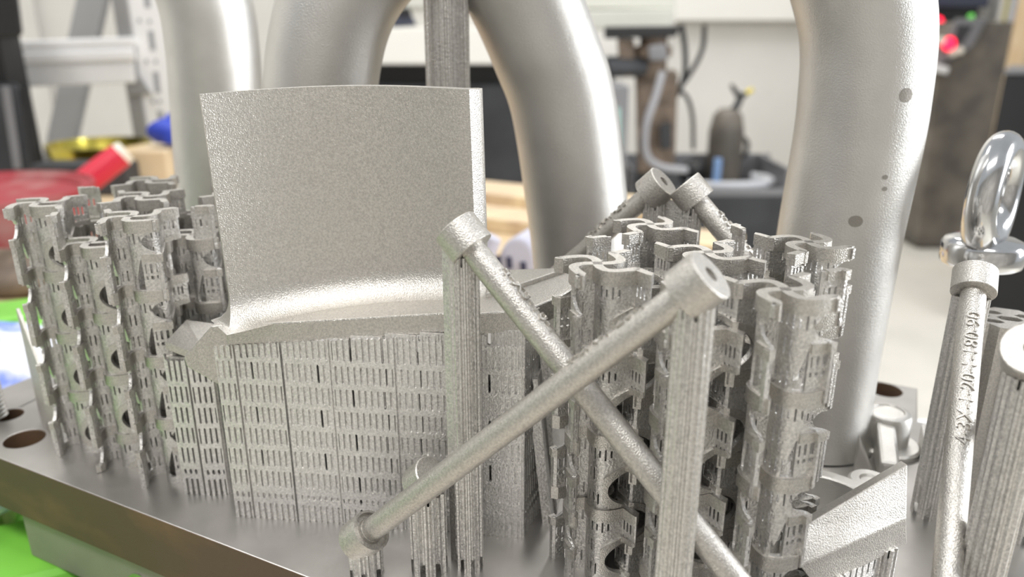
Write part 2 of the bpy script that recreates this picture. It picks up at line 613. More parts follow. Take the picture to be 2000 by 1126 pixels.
def wrap_spot(parent, P, r, u, v, a, b, label):
    best = None
    for k, p in enumerate(P[:60]):
        d = ray(u, v)
        # nearest hit of the pixel's ray with the local vertical cylinder
        fx, fy = -p.x, -p.y
        A = d.x ** 2 + d.y ** 2
        B = 2 * (d.x * fx + d.y * fy)
        Cq = fx * fx + fy * fy - r * r
        D = B * B - 4 * A * Cq
        if D <= 0:
            continue
        s = (-B - math.sqrt(D)) / (2 * A)
        z = CAMH + d.z * s
        if best is None or abs(z - p.z) < best[0]:
            best = (abs(z - p.z), z, math.atan2(d.y * s - p.y, d.x * s - p.x))
    if best:
        spot(parent, P, r, best[1], best[2], a, b, label)


wrap_spot(tubeD, PD, 24.5, 1770, 186, 2.6, 2.6, 'round dark grease spot near the tube edge')
wrap_spot(tubeD, PD, 24.5, 1671, 432, 2.7, 2.3, 'dark square smudge low on the tube')
wrap_spot(tubeD, PD, 24.5, 1729, 346, 1.1, 0.9, 'tiny grey spot')
wrap_spot(tubeD, PD, 24.5, 1728, 369, 1.1, 0.8, 'tiny grey spot')
# ribbed support column under the arch
fluted(MB(), (-28.5, 354), 9.8, 0, 196, n=26, depth=1.0).build('support_column', 'rough', arch)
MB().box((-36, 345.2, 96), (1.0, 1.0, 192)).build('support_fin', 'rough', arch)

# ================================================================== AUXETIC LATTICE BLOCKS
H, PER, TIP = 108.6, 26.6, 20.0


def arm_y(s):
    if s < 12.2:
        return -5.2 * math.sin(math.pi * (max(s, 0) / 12.2) ** 0.82)
    return -3.2 * min(1.0, (s - 12.2) / 5.0) ** 0.85


def arm_path(s):
    h = 0.15
    y0, y1 = arm_y(s - h), arm_y(s + h)
    L = math.hypot(2 * h, y1 - y0)
    return (s, arm_y(s), -(y1 - y0) / L, 2 * h / L)


def bite_in(s, d):
    return (np.sqrt(((s - 18.6) / 11.0) ** 2 + ((d - 19.4) / 7.6) ** 2) - 1) * 6


def bite_out(s, d):
    return (np.sqrt(((s - 15.8) / 7.2) ** 2 + ((d - 8.0) / 4.6) ** 2) - 1) * 4.5


def comb(s, d):
    """slots under every strap, short windows lower down"""
    sc = np.mod(s, 1.5) - 0.75
    odd_ = np.mod(np.floor(s / 1.5), 2)
    r1 = np.maximum(np.maximum(np.abs(sc) - 0.24, np.abs(d - 6.6) - 2.2 + 0.8 * odd_), np.maximum(0.6 - s, s - 9.4))
    r2 = np.maximum(np.maximum(np.abs(sc) - 0.24, np.abs(d - 14.0) - 2.4), np.maximum(1.2 - s, s - 4.4))
    r3 = np.maximum(np.maximum(np.abs(sc) - 0.24, np.abs(d - 22.8) - 2.2), np.maximum(0.6 - s, s - 6.4))
    return np.minimum(np.minimum(r1, r2), r3)


def arm_fn(top, kind):
    def f(s, z):
        d = np.mod(top - z, PER)
        val = comb(s, d)
        if kind == 'inner':
            val = np.minimum(val, bite_in(s, d))
            sc = np.mod(s - 12.6, 1.3) - 0.65
            tipz = np.maximum(12.9 - s, s - 16.6)
            val = np.minimum(val, np.maximum(np.maximum(np.abs(sc) - 0.3, np.abs(d - 6.2) - 1.8), tipz))
            val = np.minimum(val, np.maximum(np.maximum(np.abs(sc) - 0.22, np.abs(d - 10.6) - 0.9), tipz))
        else:
            val = np.minimum(val, bite_out(s, d))
            sc = np.mod(s - 8.0, 1.4) - 0.7
            tipz = np.maximum(8.6 - s, s - 12.8)
            val = np.minimum(val, np.maximum(np.maximum(np.abs(sc) - 0.32, np.abs(d - 17.8) - 1.9), tipz))
            val = np.minimum(val, np.maximum(np.maximum(np.abs(sc) - 0.40, np.abs(d - 21.4) - 0.8), tipz))
            # dark triangle beside the next strap
            tri = np.maximum(np.maximum(s - 8.0, 7.9 - (d - 13.5) * 0.24 - s), np.maximum(d - 25.9, 14.0 - d))
            val = np.minimum(val, tri)
        return val
    return f


def strip(f_lo, f_hi, s0, s1, th, n=26):
    """horizontal strap following the wall, z from f_lo to f_hi"""
    V, Fc = [], []
    for k in range(n + 1):
        s = s0 + (s1 - s0) * k / n
        x, y, nx, ny = arm_path(s)
        for sg, z in ((1, f_lo), (1, f_hi), (-1, f_hi), (-1, f_lo)):
            V.append((x + nx * th / 2 * sg, y + ny * th / 2 * sg, z))
    for k in range(n):
        for q in range(4):
            Fc.append((k * 4 + q, k * 4 + (q + 1) % 4, (k + 1) * 4 + (q + 1) % 4, (k + 1) * 4 + q))
    Fc += [(0, 1, 2, 3), (n * 4 + 3, n * 4 + 2, n * 4 + 1, n * 4)]
    return V, Fc


HO = H - PER / 2


def odd_outer(s, z):
    """outward arm of a half-level node: its plate runs on up to the full height"""
    v = arm_fn(HO, 'outer')(s, np.minimum(z, HO + 0.0))
    up = np.minimum(np.minimum(s - 6.8, 13.6 - s), H - z)
    sc = np.mod(s - 7.0, 1.5) - 0.75
    up = np.minimum(up, np.maximum(np.maximum(np.abs(sc) - 0.3, np.abs(z - (H - 6.5)) - 1.7), np.maximum(7.8 - s, s - 12.6)))
    return np.where(z > HO - 1.5, up, v)


WALLS = {}
for key_, fn, smax, ztop in (('even_in', arm_fn(H, 'inner'), 17.6, H), ('even_out', arm_fn(H, 'outer'), 13.8, H),
                             ('odd_in', arm_fn(HO, 'inner'), 17.6, HO), ('odd_out', odd_outer, 13.8, H)):
    wa, wf = sheet(fn, 0, smax, int(smax / 0.36), 0, ztop, int(ztop / 0.56), arm_path, 1.1)
    WALLS[key_] = mesh_from('cell_wall', wa, wf, 'rough')
    fixn(WALLS[key_])
for key_, top in (('even_rib', H), ('odd_rib', HO)):
    def rib_fn(s, z, top=top):
        d = np.mod(top - z, PER)
        b = bite_in(s, d)
        return np.minimum(np.minimum(b, 1.5 - b), np.minimum(17.4 - s, s - 6.4))
    wa, wf = sheet(rib_fn, 5.5, 17.6, 34, 0, top, int(top / 0.56), arm_path, 2.2)
    WALLS[key_] = mesh_from('arch_rib', wa, wf, 'print')
    fixn(WALLS[key_])
vb, fb = strip(-4.2, 0.3, 0, 12.8, 2.9)
me_band = mesh_from('band', vb, fb, 'print')
fixn(me_band)
vb, fb = strip(-3.4, 0.3, 12.2, 17.8, 2.6, 12)
me_cap = mesh_from('tip_band', vb, fb, 'print')
fixn(me_cap)
vb, fb = strip(-2.6, 0.3, 8.2, 14.0, 2.4, 12)
me_ledge = mesh_from('ledge', vb, fb, 'print')
fixn(me_ledge)


def lattice(center, label):
    e = empty('lattice_block', (center[0], center[1], 0), label, 'lattice', 'printed auxetic lattice blocks')
    hb2 = 26.6
    for i in (-1, 0, 1):
        for j in (-1, 0, 1):
            odd = (i + j) % 2
            pos = E1 * (i * hb2) + E2 * (j * hb2)
            top = HO if odd else H
            for q in range(4):
                dx, dy = [(1, 0), (0, 1), (-1, 0), (0, -1)][q]
                outer = abs(i + dx) > 1 or abs(j + dy) > 1
                rz = ALPHA + q * math.pi / 2
                wl = add('cell_wall', WALLS[('odd' if odd else 'even') + ('_out' if outer else '_in')], e, pos, rz)
                if not outer:
                    add('arch_rib', WALLS['odd_rib' if odd else 'even_rib'], wl)
                for k in range(5):
                    z = top - k * PER
                    if z > 2.5:
                        add('band', me_band, wl, (0, 0, z))
                        if not outer:
                            add('tip_band', me_cap, wl, (0, 0, z))
                    if outer and z - 12.6 > 2.5:
                        add('ledge', me_ledge, wl, (0, 0, z - 12.6))
                if outer and odd:
                    add('ledge', me_ledge, wl, (0, 0, H))
    return e


lattice((61, 229.5), 'perforated lattice block right of the blade, behind the crossed bars')
lattice((-153, 313), 'perforated lattice block left of the blade, in front of the left tube')

# thin flat wall at the left end of the left lattice block
def flat_fn(s, z):
    a = 46 - s * 0.55 - z                                # sloping upper end
    sc = 33 - 3.2 * np.abs(np.sin(z * 0.17)) - s
    return np.minimum(np.maximum(a, 16 - z + np.maximum(0, s - 24) * 0), sc)


L, pth = line_path((-221, 322), (-196, 295))
wv, wff = sheet(lambda s, z: np.minimum(58 - s * 0.9 - z, L - 4 * np.abs(np.sin(z * 0.16)) - s), 0, L, 50, 0, 56, 90, pth, 1.2)
mb = MB()
mb.poly(wv, wff)
mb.build('thin_wall_sample', 'print', label='thin flat printed wall standing at the far left of the lattice block', cat='test piece')

# ================================================================== BLADE WITH PLATFORM AND SUPPORTS
blade = empty('turbine_blade', (-50, 258, 0), 'large curved turbine blade on its platform and slotted supports', 'turbine blade')


def ptop(x):
    return 77.5 + (x + 100) * 0.098


def airfoil(u_off=0.0):
    """outline of the section, pressure side first (left to right)"""
    n = 40
    cam_l, thk = [], []
    for k in range(n + 1):
        u = k / n
        x = -97.0 + 88 * u
        y = 249 + 9.5 * u + 13 * 4 * u * (1 - u) * (1 - 0.25 * u)
        if u > 0.74:                                      # flat facet towards the nose
            t = (u - 0.74) / 0.26
            y0 = 249 + 9.5 * 0.74 + 13 * 4 * 0.74 * 0.26 * (1 - 0.25 * 0.74)
            y = y0 + t * (-4.5) + 7.0 * max(0.0, (u - 0.935) / 0.065) ** 2
        cam_l.append(Vector((x, y)))
        th = 1.2 + 8.0 * (u ** 0.9) * (1 - 0.25 * u)
        if u > 0.93:
            th *= math.sqrt(max(0.0, 1 - ((u - 0.93) / 0.07) ** 2)) * 0.75 + 0.25
        thk.append(th)
    lo, up = [], []
    for k in range(n + 1):
        a, b = cam_l[max(k - 1, 0)], cam_l[min(k + 1, n)]
        d = (b - a).normalized()
        nn = Vector((-d.y, d.x))
        lo.append(cam_l[k] + nn * (-0.35 * thk[k]))
        up.append(cam_l[k] + nn * (0.65 * thk[k]))
    return lo + up[::-1]


base = airfoil()
nb = len(base)
nrm = []
for k in range(nb):
    d = (base[(k + 1) % nb] - base[k - 1])
    d.normalize()
    nrm.append(Vector((d.y, -d.x)))
R = 11.0
levels = []
for h in (0, 0.3, 0.8, 1.6, 2.8, 4.2, 6, 8, 11):
    levels.append((h, R - math.sqrt(max(0, R * R - (R - h) ** 2))))
levels += [(h, 0) for h in (20, 35, 50, 65, 77, 78.4)]
V, Fc = [], []
Htot = 78.4
for h, off in levels:
    for k in range(nb):
        p = base[k] + nrm[k] * off
        zb = ptop(p.x) - 0.4
        zt = 154.9 + (p.x + 97) / 88 * 0.6 + 1.2 * math.sin(math.pi * min(1, max(0, (p.x + 97) / 88)))
        lean = (h / Htot)
        V.append((p.x - 1.5 * lean, p.y, zb + (zt - zb) * (h / Htot)))
nl = len(levels)
for j in range(nl - 1):
    for k in range(nb):
        Fc.append((j * nb + k, j * nb + (k + 1) % nb, (j + 1) * nb + (k + 1) % nb, (j + 1) * nb + k))
Fc.append(tuple((nl - 1) * nb + k for k in range(nb)))
MB().poly(V, Fc).build('airfoil', 'print', blade, smooth=True, flat_angle=35)

# platform with stepped right end
pf = [(-99, 246.5), (-14, 238), (-11, 235.5), (5, 235), (24, 253), (23, 272), (-30, 281), (-94, 284)]
mb = MB()
n = len(pf)
V = [(x, y, ptop(x) - 7.5) for x, y in pf] + [(x, y, ptop(x)) for x, y in pf]
mb.poly(V, [tuple(range(n - 1, -1, -1)), tuple(range(n, 2 * n))] + [(i, (i + 1) % n, n + (i + 1) % n, n + i) for i in range(n)])
mb.build('platform', 'print', blade, bevel=0.5)
# lowered shelf and raised strip on the platform's right end
mb = MB()
st = [(-9, 250), (4, 258), (21, 271), (-9, 277)]
n = 4
V = [(x, y, ptop(x) - 0.2) for x, y in st] + [(x, y, ptop(x) + 1.6) for x, y in st]
mb.poly(V, [tuple(range(n - 1, -1, -1)), tuple(range(n, 2 * n))] + [(i, (i + 1) % n, n + (i + 1) % n, n + i) for i in range(n)])
mb.build('platform_step', 'print', blade, bevel=0.4)
# dovetail end at the left
sec = [(-94, ptop(-94)), (-104, ptop(-104)), (-115, 65.5), (-114.4, 62), (-103.5, 54.5), (-101.5, 57), (-95, 70.5)]
MB().prism([(x, 246.8, z) for x, z in sec], (0, 42, 0)).build('dovetail', 'print', blade, bevel=0.4)


def slot_panel(p0, p1, zt0, zt1, name='support_panel', phase=0.0, pitch=2.25, th=1.4, m='supp', parent=blade, rowp=8.7):
    L, pth = line_path(p0, p1)

    def f(s, z):
        top = zt0 + (zt1 - zt0) * s / L
        edge = np.minimum(s - 0.0, L - s)
        d = z - 13.2
        row = np.floor(d / rowp)
        dz = d - row * rowp - rowp / 2
        st = np.mod(s - 0.6 - phase + 0.5 * pitch * np.mod(row, 2), pitch) - pitch / 2
        pt = np.maximum(np.abs(st) - 0.40, np.maximum(np.abs(dz) - 3.5, (np.abs(dz) - 4.0) + np.abs(st) * 1.4))
        body = np.where(z > 13.2, pt, 1.0)
        st0 = np.mod(s - 0.6 - phase, pitch) - pitch / 2
        w1 = np.maximum(np.abs(st0) - 0.55, np.abs(z - 10.3) + np.abs(st0) * 0.8 - 1.25)
        c1 = np.maximum(np.abs(st0) - 0.50, z - 7.2)
        tp = np.maximum(np.abs(st0) - 0.42, 4.2 - (top - z) * 1.0 - 0)
        tp = np.maximum(np.abs(st0) - 0.42, (top - z) - 5.0)
        val = np.minimum(np.minimum(body, np.minimum(w1, c1)), tp)
        val = np.maximum(val, 0.45 - edge)          # solid rim left and right
        val = np.where((z > 5) & (np.abs(z - 8.3) < 0.7), np.maximum(val, 0.3), val)
        return np.minimum(val, top - z)
    ns = int(L / 0.34)
    zt = max(zt0, zt1)
    W, Fq = sheet(f, 0, L, ns, 0, zt, int(zt / 0.62), pth, th)
    mb = MB()
    mb.poly(W, Fq)
    return mb.build(name, m, parent)


bx = [462, 500, 584, 672, 790, 888, 945, 1020]
gp = []
for u in bx:
    k = (u - 462) / (1020 - 462)
    q = aty(u, 1008 + 42 * k, 247.5 - 13.5 * k)
    gp.append((q.x, 247.5 - 13.5 * k))
offs = [0.0, 0.2, 0.4, 0.1, 0.35, 0.15, 0.3]
for k in range(len(gp) - 1):
    a, b = gp[k], gp[k + 1]
    o = offs[k]
    g = 0.35
    slot_panel((a[0] + g, a[1] + o), (b[0] - g, b[1] + o), ptop(a[0]) - 7.3, ptop(b[0]) - 7.3, phase=0.3 * k)
# inner support walls, a little behind the front panels
for k in range(9):
    x0, x1 = -103 + k * 12, -103 + k * 12 + 11.0
    ang = math.atan2(-13.5, 107)
    yb = 248.35 - 13.5 * (k * 12 + 6) / 107
    MB().box(((x0 + x1) / 2, yb, (ptop(x1) - 7.3) / 2), (x1 - x0, 0.7, ptop(x1) - 7.3),
             (Vector((math.cos(ang), math.sin(ang), 0)), Vector((-math.sin(ang), math.cos(ang), 0)), EZ)).build('inner_wall', 'supp', blade)
MB().prism([(-101, 251.5, 0), (2, 239, 0), (2, 239.8, 0), (-101, 252.3, 0)], (0, 0, 69)).build('added_backing', 'rough', blade)  # added sheet, keeps the bright background from showing through the slots
# right-hand side wall of the support block
slot_panel((gp[-1][0], gp[-1][1] + 0.8), (14, 262), ptop(4) - 7.3, ptop(14) - 7.3, phase=0.2)
slot_panel((14, 262.5), (17, 271), ptop(14) - 7.3, ptop(20) - 7.3, phase=0.2)
slot_panel((-100, 288), (-104, 250), ptop(-100) - 7.3, ptop(-104) - 7.3, phase=0.2)
# thin leaning fins beside the block
for (u0, v0, u1, v1, y, w) in ((1066, 985, 1030, 700, 243, 1.1), (1074, 1012, 1045, 740, 240, 0.8), (1082, 960, 1062, 690, 249, 1.4)):
    a, b = aty(u0, v0, y), aty(u1, v1, y)
    a.z = 0.0
    MB().prism([a + Vector((-w, 0, 0)), a + Vector((w, 0, 0)), b + Vector((w, 0, 0)), b + Vector((-w, 0, 0))], (3, 16, 0)).build('leaning_fin', 'rough', blade)
# small supports under the dovetail
slot_panel((-129.5, 262.5), (-121.5, 262), 60, 58, parent=blade, phase=0.1, pitch=2.1)
slot_panel((-120.5, 261.5), (-112, 262), 57, 57, parent=blade, phase=0.1, pitch=2.1)
slot_panel((-111.6, 262), (-108, 268), 57, 58, parent=blade, phase=0.1, pitch=2.1)
MB().box((-120, 264.2, 29), (17, 0.8, 58)).build('inner_wall', 'supp', blade)
MB().box((-107.5, 275, 30), (0.8, 16, 60)).build('inner_wall', 'supp', blade)
MB().prism([(-128, 262, 62.0), (-113, 262, 55.5), (-108.5, 266, 55), (-108.5, 282, 60), (-128, 282, 63)], (0, 0, 3)).build('dovetail_foot', 'print', blade)

# ================================================================== TILTED TEST BARS
def text_mesh(txt, size, depth):
    cu = bpy.data.curves.new('t', 'FONT')
    cu.body = txt
    cu.size = size
    cu.extrude = depth
    cu.align_x = 'CENTER'
    cu.align_y = 'CENTER'
    cu.resolution_u = 3
    to = bpy.data.objects.new('t', cu)
    C.objects.link(to)
    bpy.context.view_layer.update()
    me = to.to_mesh()
    V = [v.co.copy() for v in me.vertices]
    Fc = [tuple(p.vertices) for p in me.polygons]
    to.to_mesh_clear()
    bpy.data.objects.remove(to, do_unlink=True)
    bpy.data.curves.remove(cu)
    return V, Fc


def bar(head, phi, label, horiz=104.0, drop=101.5, r=3.95, rc=7.0, hl_=9.0, text=None, tdist=30, tside=None, tflip=1, col_r=4.6,
        fin=True, head_face_hole=True):
    """bar inclined at about 45 degrees: thick drilled head on top, thick foot at the plate"""
    head = Vector(head)
    dirv = Vector((math.cos(phi), math.sin(phi), 0))
    foot = head + dirv * horiz - EZ * drop
    ax = (foot - head).normalized()
    e = empty('inclined_test_bar', (foot.x, foot.y, 0), label, 'test bar', 'inclined printed test bars')
    MB().lathe([(r * 0.98, 0), (r, 1), (r, (foot - head).length)], 40, head, ax).build('rod', 'print', e, smooth=True)
    prof = [(0, hl_ * 0.2), (rc * 0.30, hl_ * 0.2), (rc * 0.30, -hl_ * 0.5), (rc - 0.35, -hl_ * 0.5), (rc, -hl_ * 0.5 + 0.35), (rc, hl_ * 0.5 - 0.2), (rc - 0.2, hl_ * 0.5),
            (r * 0.6, hl_ * 0.5)]
    MB().lathe(prof, 48, head, ax).build('head', 'print', e, smooth=True)
    prof2 = [(r * 0.6, -hl_ * 0.5), (r + 0.2, -hl_ * 0.5), (r + 0.5, -hl_ * 0.5 + 1.2), (rc - 1.0, -hl_ * 0.5 + 1.2), (rc - 0.9, -hl_ * 0.5), (rc - 0.1, -hl_ * 0.5), (rc, -hl_ * 0.5 + 0.3),
             (rc, hl_ * 0.5), (0, hl_ * 0.5)]
    MB().lathe(prof2, 48, foot, ax).build('foot', 'print', e, smooth=True)
    # supports
    hz = head.z - rc * 0.72
    fluted(MB(), (head.x, head.y), col_r, 0, hz, n=16, depth=0.7).build('support_column', 'rough', e)
    if fin:
        c = head - dirv * (col_r + 1.6) * 0.95
        MB().box((c.x, c.y, (hz + 1) / 2), (3.4, 1.1, hz + 1), (dirv, Vector((-dirv.y, dirv.x, 0)), EZ)).build('support_fin', 'rough', e)
    fluted(MB(), (foot.x, foot.y), rc * 0.83, 0, foot.z - rc * 0.30, n=14, depth=0.8, teeth=3).build('foot_support', 'rough', e)
    if text:
        TV, TF = text_mesh(text, 5.8, 0.62)
        side = Vector(tside) if tside is not None else EZ
        out = (side - ax * side.dot(ax)).normalized()
        acr = out.cross(ax)
        V = []
        for p in TV:
            a = p.y / r * tflip
            rad = r + p.z + 0.1
            V.append(head + ax * (tdist + p.x * tflip) + (out * math.cos(a) + acr * math.sin(a)) * rad)
        t = MB().poly(V, TF).build('raised_lettering', 'print', e)
        t['label'] = 'raised serial lettering on the rod'
    return e


PHI = ALPHA
bar((-14.3, 219, 116.2), PHI - math.radians(3.5), 'inclined bar running down right in front of the blade, head at its upper left', text='4-X3-10-1', tdist=27, tside=(0.12, 0.08, 1), tflip=1)
b2h = Vector((44.7, 176, 116))
b2f = Vector((-49.3, 216, 15.7))
dv = b2f - b2h
bar(b2h, math.atan2(dv.y, dv.x), 'inclined bar crossing in front, drilled head upper right and foot lower left', horiz=math.hypot(dv.x, dv.y), text='4-3X-1-20-1',
    tdist=27, tside=(0, 0.0, 1), tflip=-1, fin=False, col_r=5.0)
bar(atz(1281, 368, 115), PHI + math.pi, 'distant inclined bar running down left behind the arched tube leg', text='4-3X-1-20', tdist=24, tside=(0, -0.3, 1), tflip=-1, horiz=60, drop=60)
bar(atz(1350, 377, 115), PHI, 'distant inclined bar running down right behind the right lattice block', text='4-3X-1-20', tdist=24, tside=(0, -0.1, 1), horiz=42, drop=43)
h5 = ray(1903, 550)
h5 = Vector((0, 0, CAMH)) + h5 * 263
bar(h5, PHI - math.pi / 2, 'inclined lettered bar below the eyebolt, running toward the viewer', text='4-3X-1-20-1-180-90', tdist=38, horiz=100, drop=86, tside=(-0.1, -0.5, 0.9), tflip=-1,
    col_r=6.0, fin=True)
h6 = Vector((0, 0, CAMH)) + ray(2018, 694) * 200
bar(h6, PHI + math.pi / 2 - math.radians(15), 'inclined bar at the right frame edge with bright drilled end face', horiz=70, drop=68, rc=7.6, col_r=6.0, fin=False)

# short tilted stub behind the foot of the crossing bar
stub = empty('test_stub', (-31, 219, 0), 'short tilted round stub on a ribbed support behind the front bar foot', 'test piece')
sx = Vector((0.62, -0.31, 0.72)).normalized()
sp = aty(830, 938, 218)
MB().lathe([(0, -4.5), (5.6, -4.5), (6.6, -3.6), (6.6, 4.2), (6.2, 4.6), (0, 4.6)], 40, sp, sx).build('stub_head', 'print', stub, smooth=True)
fluted(MB(), (sp.x + 0.5, sp.y), 6.3, 0, sp.z - 3.5, n=15, depth=1.0).build('support_column', 'rough', stub)

# ================================================================== EYEBOLT
eb = Vector((0, 0, CAMH)) + ray(1919, 488) * 318
eye = empty('lifting_eyebolt', (eb.x, eb.y, 0), 'shiny plated lifting eyebolt behind the lettered bar', 'eyebolt')
MB().lathe([(0, -6.5), (13.5, -6.5), (15.2, -5.4), (15.6, -3), (15.6, 2.2), (14.6, 4.2), (11.5, 5.6), (7, 6.4), (0, 6.6)], 56, eb).build('collar', 'chrome', eye, smooth=True, flat_angle=50)
ra = math.radians(46)
RX = Vector((math.cos(ra), math.sin(ra), 0))
rp = []
ring_c = eb + EZ * 23.5
for k in range(60):
    a = 2 * math.pi * k / 60
    rp.append(ring_c + RX * (math.cos(a) * 18.2) + EZ * (math.sin(a) * 19.5))
mb = MB()
V = []
nn = 20
for k, p in enumerate(rp):
    a = 2 * math.pi * k / 60
    d = RX * math.cos(a) + EZ * math.sin(a)
    Yv = RX.cross(EZ)
    rr = 5.9 + 0.9 * (max(0, -math.sin(a)) ** 2)
    for q in range(nn):
        b = 2 * math.pi * q / nn
        V.append(p + (d * math.cos(b) + Yv * math.sin(b)) * rr)
mb.poly(V, [(k * nn + q, k * nn + (q + 1) % nn, ((k + 1) % 60) * nn + (q + 1) % nn, ((k + 1) % 60) * nn + q) for k in range(60) for q in range(nn)])
mb.build('ring', 'chrome', eye, smooth=True, flat_angle=180)


def thread(mb, c, z0, z1, r, pitch=1.75, n=20, ax=EZ):
    m = int((z1 - z0) / pitch)
    prof = []
    for k in range(m):
        z = z0 + k * pitch
        prof += [(r, z), (r, z + pitch * 0.25), (r - 0.9, z + pitch * 0.6)]
    prof += [(r, z1)]
    return mb.lathe(prof, n, c, ax)


thread(MB(), (eb.x, eb.y, 0), 0, eb.z - 6, 5.6).build('shank', 'thread', eye, smooth=True)
# threaded bolt in the left corner of the plate
hbw = atz(24, 812, 0)
bolt = empty('corner_bolt', (hbw.x - 3, hbw.y, 0), 'shiny threaded rod standing in the left corner hole of the plate', 'bolt')
thread(MB(), (hbw.x - 7.5, hbw.y - 1.0, 0), 0.3, 88, 5.6, pitch=2.0, ax=Vector((-0.05, 0.03, 1))).build('threaded_rod', 'thread', bolt, smooth=True, flat_angle=25)

# ================================================================== HONEYCOMB BLOCK (right edge)
hc = Vector((0, 0, CAMH)) + ray(1972, 622) * 286
hcb = empty('honeycomb_sample', (hc.x, hc.y, 0), 'tall honeycomb cell sample beside the lettered bar', 'test piece', None)


def hexcells():
    """slender honeycomb prism: outer jagged prism with hexagonal pits in its top"""
    ax_, ay_ = E1, E2
    pts = []
    out_ = [(-15, -9), (-7, -9), (-4, -12), (4, -12), (7, -9), (15, -9), (17, -4), (14, 0), (17, 4), (15, 9), (7, 9), (4, 12), (-4, 12), (-7, 9), (-15, 9), (-17, 4), (-14, 0), (-17, -4)]
    bm = bmesh.new()
    loops = [[bm.verts.new(tn(hc.dot(E1) + a, hc.dot(E2) + b, hc.z)) for a, b in out_]]
    for (a, b, sx_, sy_) in ((0, 0, 4.6, 2.4), (-9.5, 0, 3.2, 2.2), (9.5, 0, 3.2, 2.2), (-6, -5.2, 4.2, 2), (6, -5.2, 4.2, 2), (-6, 5.2, 4.2, 2), (6, 5.2, 4.2, 2)):
        loops.append([bm.verts.new(tn(hc.dot(E1) + a + sx_ * c, hc.dot(E2) + b + sy_ * d, hc.z)) for c, d in
                      ((1, 0), (0.55, 0.95), (-0.55, 0.95), (-1, 0), (-0.55, -0.95), (0.55, -0.95))])
    es = []
    for lp in loops:
        for i in range(len(lp)):
            es.append(bm.edges.new((lp[i], lp[(i + 1) % len(lp)])))
    bmesh.ops.triangle_fill(bm, edges=es, use_beauty=True)
    r = bmesh.ops.extrude_face_region(bm, geom=list(bm.faces))
    for v in r['geom']:
        if isinstance(v, bmesh.types.BMVert):
            v.co.z = 0
    bmesh.ops.recalc_face_normals(bm, faces=bm.faces)
    V = [v.co.copy() for v in bm.verts]
    bm.verts.index_update()
    Fq = [tuple(v.index for v in f.verts) for f in bm.faces]
    bm.free()
    return V, Fq


V, Fq = hexcells()
MB().poly(V, Fq).build('cell_prism', 'print', hcb)
for a in (-11, 0, 11):
    c = tn(hc.dot(E1) + a, hc.dot(E2) - 12.2, hc.z * 0.5)
    MB().box(c, (1.2, 1.6, hc.z - 1), (E1, E2, EZ)).build('rib', 'print', hcb)

# ================================================================== BRACKET (ring, boss, ribs)
bk = atz(1620, 950, 10)
brk = empty('cast_bracket', (bk.x, bk.y, 0), 'printed bracket with large ring, round boss and ribs by the right tube', 'bracket')


def ring_mesh(mb, c, ro, ri, z0, z1, n=64):
    return mb.lathe([(ri, z0), (ro, z0), (ro, z1 - 0.8), (ro - 0.8, z1), (ri + 0.6, z1), (ri, z1 - 0.6)], n, (c[0], c[1], 0), EZ, close=True)


rc_ = atz(1601, 985, 12)
ring_mesh(MB(), rc_, 25.5, 20.0, 0, 12).build('ring', 'tube', brk, smooth=True)
bs = atz(1737, 801, 17)
mb = MB().lathe([(9.5, 0), (9.5, 14.5), (8.8, 16.2), (7.2, 17), (6.4, 17), (6.0, 16.2), (0, 16.2)], 44, (bs.x, bs.y, 0))
mb.build('boss', 'tube', brk, smooth=True)
MB().lathe([(0, 0), (12.5, 0), (12.5, 2.0), (11.5, 3.0), (0, 3.0)], 44, (bs.x + 1, bs.y - 3, 0)).build('boss_flange', 'tube', brk, smooth=True)


def rib(mb, p, q, w, z0, zp, zq):
    p, q = Vector((p[0], p[1], 0)), Vector((q[0], q[1], 0))
    d = (q - p).normalized()
    nrm_ = Vector((-d.y, d.x, 0)) * (w / 2)
    V = [p - nrm_ + EZ * z0, p + nrm_ + EZ * z0, q + nrm_ + EZ * z0, q - nrm_ + EZ * z0, p - nrm_ + EZ * zp, p + nrm_ + EZ * zp, q + nrm_ + EZ * zq, q - nrm_ + EZ * zq]
    return mb.poly(V, [(3, 2, 1, 0), (4, 5, 6, 7), (0, 1, 5, 4), (1, 2, 6, 5), (2, 3, 7, 6), (3, 0, 4, 7)])


r1 = atz(1740, 905, 9)
rib(MB(), (bs.x - 2, bs.y), (r1.x, r1.y), 7.5, 0, 16.5, 9).build('arm', 'tube', brk, bevel=1.4)
r2a, r2b = atz(1660, 872, 12), atz(1697, 917, 12)
f0, f1 = atz(1666, 915, 3), atz(1702, 922, 3)
rib(MB(), (f0.x, f0.y), (f1.x, f1.y), 2.6, 0, 19, 5).build('rib', 'tube', brk, bevel=0.9)
j0 = atz(1700, 935, 10)
MB().lathe([(0, 0), (8, 0), (8, 9), (7, 10), (4, 10), (3.4, 9), (0, 9)], 36, (j0.x, j0.y, 0)).build('junction_boss', 'tube', brk, smooth=True)
k0, k1 = atz(1690, 790, 14), atz(1735, 800, 16)
rib(MB(), (bs.x - 19, bs.y + 4), (bs.x - 2, bs.y + 1), 5, 0, 12, 16).build('arm', 'tube', brk, bevel=1.4)
g0, g1 = atz(1795, 862, 3), atz(1792, 880, 3)
rib(MB(), (g0.x + 1, g0.y), (g0.x - 3, g0.y - 14), 3.0, 0, 12, 6).build('rib', 'tube', brk, bevel=0.9)

